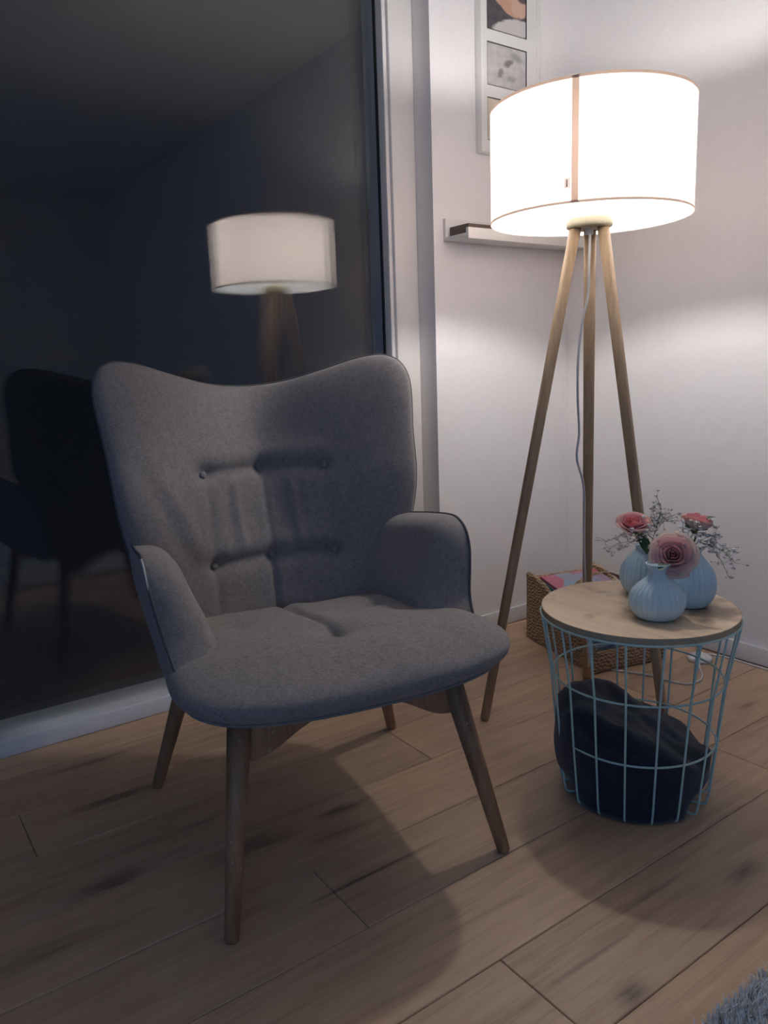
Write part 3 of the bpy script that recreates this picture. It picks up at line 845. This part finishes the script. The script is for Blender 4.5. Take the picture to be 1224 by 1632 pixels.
sprig('gypsophila sprig with tiny white blossoms hanging out to the left above the basket', (VL[0], VL[1], TZ + .012), [(1.402, 1.010, .524), (1.36, 1.004, .548)],
      [(1.246, .998, .562), (1.262, 1.0, .545), (1.285, .995, .570), (1.30, 1.005, .535)], 12, 5)
sprig('tall thin gypsophila sprig rising between the left and right roses', (VL[0] + .006, VL[1] - .004, TZ + .012), [(1.409, 1.005, .525), (1.405, .992, .562)],
      [(1.375, .970, .642), (1.392, .972, .625), (1.362, .975, .600), (1.400, .965, .605), (1.415, .97, .585), (1.36, .98, .575), (1.43, .96, .60), (1.34, .975, .56)], 13, 8, .4)
sprig('wide gypsophila sprig with grey white blossoms drooping right of the front rose', (VR[0] + .004, VR[1] - .004, TZ + .012), [(1.413, .905, .532), (1.432, .902, .552)],
      [(1.532, .900, .515), (1.562, .898, .480), (1.530, .895, .458), (1.500, .900, .545), (1.470, .895, .520), (1.480, .905, .555), (1.545, .90, .50)], 14, 13)
sprig('short gypsophila sprig with larger white blossoms directly behind the front rose', (VR[0] - .005, VR[1] + .003, TZ + .012), [(1.405, .908, .532), (1.398, .905, .552)],
      [(1.385, .915, .58), (1.41, .90, .585), (1.43, .90, .57), (1.37, .91, .565), (1.40, .895, .545)], 9, 17, .75)

# ------------------------------------------------------------------ magazine basket
BA = R(-13.5)
BO = (1.747, 1.434, 0)
BK = empty('magazine_basket', BO, BA)
prop(BK, 'brown woven basket full of magazines by the wall between the lamp legs', 'basket')
BW, BD = .272, .368     # width to the right, depth to the back
def panel_x(x0, x1, zf):
    """side panel in the local y-z plane with a curved upper edge"""
    V, F = [], []; n = 28
    for i in range(n + 1):
        y = BD * i / n; z = zf(i / n)
        for x, zz in ((x0, .004), (x1, .004), (x1, z), (x0, z)): V.append((x, y, zz))
    for i in range(n):
        for q in range(4): F.append((i * 4 + q, i * 4 + (q + 1) % 4, i * 4 + 4 + (q + 1) % 4, i * 4 + 4 + q))
    F += [(0, 1, 2, 3), tuple(n * 4 + q for q in (3, 2, 1, 0))]
    return V, F
prof = lambda t: .075 + .148 * ss(-.05, .95, t)
for x0 in (0, BW - .014): mesh('side_panel', panel_x(x0, x0 + .014, prof), M['wicker'], BK, smooth=False)
mesh('front_panel', bbox(0.014, BW - .014, 0, .014, .004, .066, .004), M['wicker'], BK)
mesh('back_panel', bbox(0.014, BW - .014, BD - .014, BD, .004, .215, .004), M['wicker'], BK)
mesh('bottom_panel', box(.014, BW - .014, .014, BD - .014, .004, .014), M['wicker'], BK, smooth=False)
for x in (-.001, BW - .013):
    o = mesh('rolled_rim', tube([(x + .007, BD * i / 24, prof(i / 24)) for i in range(25)], .008, 10), M['wicker'], BK)
strap = [Vector((.004, .150, .135)), Vector((.008, .150, .190)), Vector((.050, .155, .235)), Vector((.125, .165, .258)), Vector((.20, .178, .246)), Vector((.258, .190, .205)), Vector((.266, .192, .145))]
mesh('strap', tube(catmull(strap, 6), .013, 12, flat=.18), M['wicker'], BK)
cols = [((.55, .10, .16), 'red'), ((.70, .66, .62), 'white'), ((.10, .36, .36), 'teal'), ((.22, .38, .50), 'blue'), ((.62, .60, .56), 'grey'), ((.10, .30, .30), 'dark teal'), ((.45, .52, .55), 'pale blue'), ((.60, .30, .30), 'dusty pink')]
def cover_mat(name, col, c2):
    k = NT(name); k.b.inputs['Roughness'].default_value = 0.3
    nz = k.n('ShaderNodeTexVoronoi'); nz.inputs['Scale'].default_value = 14; k.l(k.coord(), nz.inputs['Vector'])
    k.l(k.ramp(nz.outputs['Color'], [(0.2, col), (0.5, c2), (0.8, col)]), k.b.inputs['Base Color']); return k.m
pages = plain('page_edges', (.62, .60, .56), .8, .1, 200)
z = .016
MAGS = []
order = [5, 2, 3, 6, 2, 4, 3, 1, 4, 2, 0]
tilt0 = 13
for i, ci in enumerate(order):
    c, cn = cols[ci]
    th = (.011, .008, .012, .007, .010)[i % 5]
    rnd = random.Random(50 + i)
    yc = BD * .50 + rnd.uniform(-.008, .008)
    ang = tilt0 * min(1, i / 7) * .8
    o = empty('magazine', (0, 0, 0))
    wz = R(rnd.uniform(-2.5, 2.5))
    o.matrix_world = Matrix.Translation(BO) @ Matrix.Rotation(BA, 4, 'Z') @ Matrix.Translation((BW / 2, yc, z + .010 * min(i, 7))) @ Matrix.Rotation(wz, 4, 'Z') @ Matrix.Rotation(R(ang), 4, 'X')
    hw, hd = .108, .148
    mesh('pages', box(-hw + .001, hw - .002, -hd + .002, hd - .002, .0008, th - .0008), pages, o, smooth=False)
    cv = cover_mat('magazine_cover', c, cols[(ci + 3) % 8][0])
    mesh('cover', join(box(-hw, hw, -hd, hd, 0, .0008), box(-hw, hw, -hd, hd, th - .0008, th), box(-hw - .0006, -hw, -hd, hd, 0, th)), cv, o, smooth=False)
    prop(o, '%s magazine, %s in the pile in the woven basket' % (cn, ['lowest', 'second from the bottom', 'third from the bottom', 'fourth from the bottom', 'fifth from the bottom', 'sixth from the bottom', 'seventh from the bottom', 'fourth from the top', 'third from the top', 'second from the top', 'topmost'][i]), 'magazine', 'magazines in the woven basket')
    z += th + .0003

# ------------------------------------------------------------------ wall shelf and picture frame
SO = (1.62, YA, 1.30)
SF = empty('picture_ledge', SO); prop(SF, 'white narrow picture ledge on the wall behind the lampshade', 'shelf')
mesh('back_plate', bbox(1.62, XB - .001, YA - .012, YA - .0005, 1.306, 1.372, .0015), M['furn_white'], SF, off=SO)
mesh('bottom_plate', bbox(1.62, XB - .001, YA - .108, YA - .012, 1.304, 1.316, .0015), M['furn_white'], SF, off=SO)
mesh('front_lip', bbox(1.62, XB - .001, YA - .118, YA - .106, 1.2985, 1.331, .0015), M['furn_white'], SF, off=SO)
for dx, z in ((.07, 1.352), (.035, 1.320)):
    mesh('screw', lathe([(.0045, 0), (.0045, .0012), (.002, .002)], 14), M['screw'], SF, loc=(dx, -.0122, z - 1.30), rot=(R(90), 0, 0))
nb = empty('notebook', (1.635, YA - .10, 1.3162)); prop(nb, 'thin brown notebook lying on the white picture ledge', 'notebook')
mesh('pages', box(.002, .298, .002, .082, .001, .0275), pages, nb, smooth=False)
mesh('cover', join(box(0, .30, 0, .084, 0, .0012), box(0, .30, 0, .084, .0275, .0287), box(0, .30, 0, .0012, 0, .0287), box(0, .0012, 0, .084, 0, .0287)), M['bookbrown'], nb, smooth=False)

PO = (1.758, YA, 1.578)
PF = empty('photo_frame', PO); prop(PF, 'tall white multi photo frame hanging above the picture ledge', 'picture frame')
fx0, fx1, fz0, fz1, fy = 1.760, 2.020, 1.579, 2.27, YA - .030
def fr(*a, b=.002): return bbox(*a, b)
for a in ((fx0, fx0 + .014, fy, YA, fz0, fz1), (fx1 - .014, fx1, fy, YA, fz0, fz1), (fx0 + .014, fx1 - .014, fy, YA, fz0, fz0 + .014), (fx0 + .014, fx1 - .014, fy, YA, fz1 - .014, fz1)):
    mesh('frame_bar', fr(*a), M['furn_white'], PF, off=PO)
ops = [(1.620, 1.743), (1.781, 1.902), (1.940, 2.062), (2.100, 2.222)]
px0, px1 = 1.7945, 1.9645
mat_y = YA - .020
strips = [(fx0 + .014, px0, fz0 + .014, fz1 - .014), (px1, fx1 - .014, fz0 + .014, fz1 - .014)]
edges = [fz0 + .014] + [v for o_ in ops for v in o_] + [fz1 - .014]
for i in range(0, len(edges), 2): strips.append((px0, px1, edges[i], edges[i + 1]))
mesh('mount', join(*[box(a, b, mat_y, mat_y + .004, c, d) for a, b, c, d in strips]), M['furn_white'], PF, smooth=False, off=PO)
def photo_mat(name, base, blobs):
    k = NT(name); k.b.inputs['Roughness'].default_value = 0.35
    nz = k.n('ShaderNodeTexNoise'); nz.inputs['Scale'].default_value = 6; nz.inputs['Detail'].default_value = 4
    co = k.n('ShaderNodeTexCoord').outputs['Generated']; k.l(co, nz.inputs['Vector'])
    sp = k.n('ShaderNodeSeparateXYZ'); k.l(co, sp.inputs[0])
    wx = k.math('ADD', sp.outputs[0], k.math('MULTIPLY', k.math('SUBTRACT', nz.outputs[0], .5), .12))
    wz = k.math('ADD', sp.outputs[2], k.math('MULTIPLY', k.math('SUBTRACT', nz.outputs[0], .5), -.12))
    c = k.ramp(nz.outputs[0], [(0.3, base[0]), (0.7, base[1])])
    for (x, z, a, b, ang, col, sharp) in blobs:
        dx = k.math('SUBTRACT', wx, x); dz = k.math('SUBTRACT', wz, z)
        ca, sa = math.cos(R(ang)), math.sin(R(ang))
        u = k.math('DIVIDE', k.math('ADD', k.math('MULTIPLY', dx, ca), k.math('MULTIPLY', dz, sa)), a)
        v = k.math('DIVIDE', k.math('SUBTRACT', k.math('MULTIPLY', dz, ca), k.math('MULTIPLY', dx, sa)), b)
        rr = k.math('ADD', k.math('MULTIPLY', u, u), k.math('MULTIPLY', v, v))
        m_ = k.n('ShaderNodeMapRange'); m_.inputs[1].default_value = 1 + sharp; m_.inputs[2].default_value = 1 - sharp; k.l(rr, m_.inputs[0])
        c = k.mix(m_.outputs[0], c, col)
    k.l(c, k.b.inputs['Base Color']); return k.m
ph = [photo_mat('photo_beige', ((.62, .52, .38), (.74, .68, .58)), [(.6, .5, .3, .5, 20, (.45, .30, .2), .6)]),
      photo_mat('photo_pale_garden', ((.46, .43, .42), (.60, .57, .56)), [(.55, .62, .14, .07, 40, (.20, .18, .17), .7), (.34, .34, .12, .06, 60, (.26, .24, .22), .7), (.62, .25, .12, .07, 10, (.36, .34, .34), .8), (.75, .80, .16, .08, -20, (.34, .32, .31), .8)]),
      photo_mat('photo_joined_hands', ((.05, .05, .06), (.10, .09, .10)), [(.70, .16, .55, .22, 14, (.62, .58, .56), .2), (.62, .95, .45, .30, 0, (.62, .40, .30), .3), (.40, .82, .22, .20, -35, (.60, .36, .26), .2), (.62, .62, .30, .17, -25, (.58, .33, .23), .2),
                                                                               (.84, .68, .22, .22, 30, (.64, .42, .31), .2), (.28, .93, .07, .16, 35, (.80, .78, .76), .2), (.92, 1.0, .16, .2, 0, (.12, .09, .09), .3)]),
      photo_mat('photo_grey', ((.35, .33, .32), (.5, .48, .46)), [])]
for (z0, z1), pm in zip(ops, ph):
    p_ = mesh('photo', box(px0, px1, mat_y + .003, mat_y + .006, z0, z1), pm, PF, smooth=False, off=PO)
    mesh('dark_bevel', join(box(px0, px1, mat_y - .0008, mat_y + .003, z0 - .0018, z0), box(px0, px1, mat_y - .0008, mat_y + .003, z1, z1 + .0018), box(px0 - .0012, px0, mat_y - .0006, mat_y + .003, z0 - .0018, z1 + .0018), box(px1, px1 + .0008, mat_y - .0006, mat_y + .003, z0, z1)),
         plain('bevel_line', (.16, .13, .11), .6), p_, smooth=False, off=PO)

# ------------------------------------------------------------------ rug (only a corner shows)
RO = (.75, -.30, 0)
RG = empty('rug', RO); prop(RG, 'grey shaggy rug, only its edge showing at the bottom right', 'rug')
rugm = fabric('grey_rug_backing', (.30, .31, .32), (.48, .49, .50), 120, .8)
mesh('rug_base', bbox(-.35, 1.95, -1.25, .510, .001, .012, .004), rugm, RG, off=RO)
rnd = random.Random(4); V, F = [], []
for i in range(26000):
    x = rnd.uniform(.55, 1.75); y = .512 - abs(rnd.random() ** 1.3) * .42
    a = rnd.random() * 6.283; h = rnd.uniform(.014, .024); ln = rnd.uniform(.003, .013); b = len(V)
    dx, dy = math.cos(a), math.sin(a); wv = .0011
    V += [(x - dy * wv, y + dx * wv, .010), (x + dy * wv, y - dx * wv, .010), (x + dx * ln * .5 + dy * wv, y + dy * ln * .5 - dx * wv, .010 + h * .7), (x + dx * ln * .5 - dy * wv, y + dy * ln * .5 + dx * wv, .010 + h * .7), (x + dx * ln, y + dy * ln, .010 + h)]
    F += [(b, b + 1, b + 2, b + 3), (b + 3, b + 2, b + 4)]
pile = mesh('pile', (V, F), plain('grey_pile', (.95, .92, .88), .9, .2, 90), RG, off=RO); pile['kind'] = 'stuff'
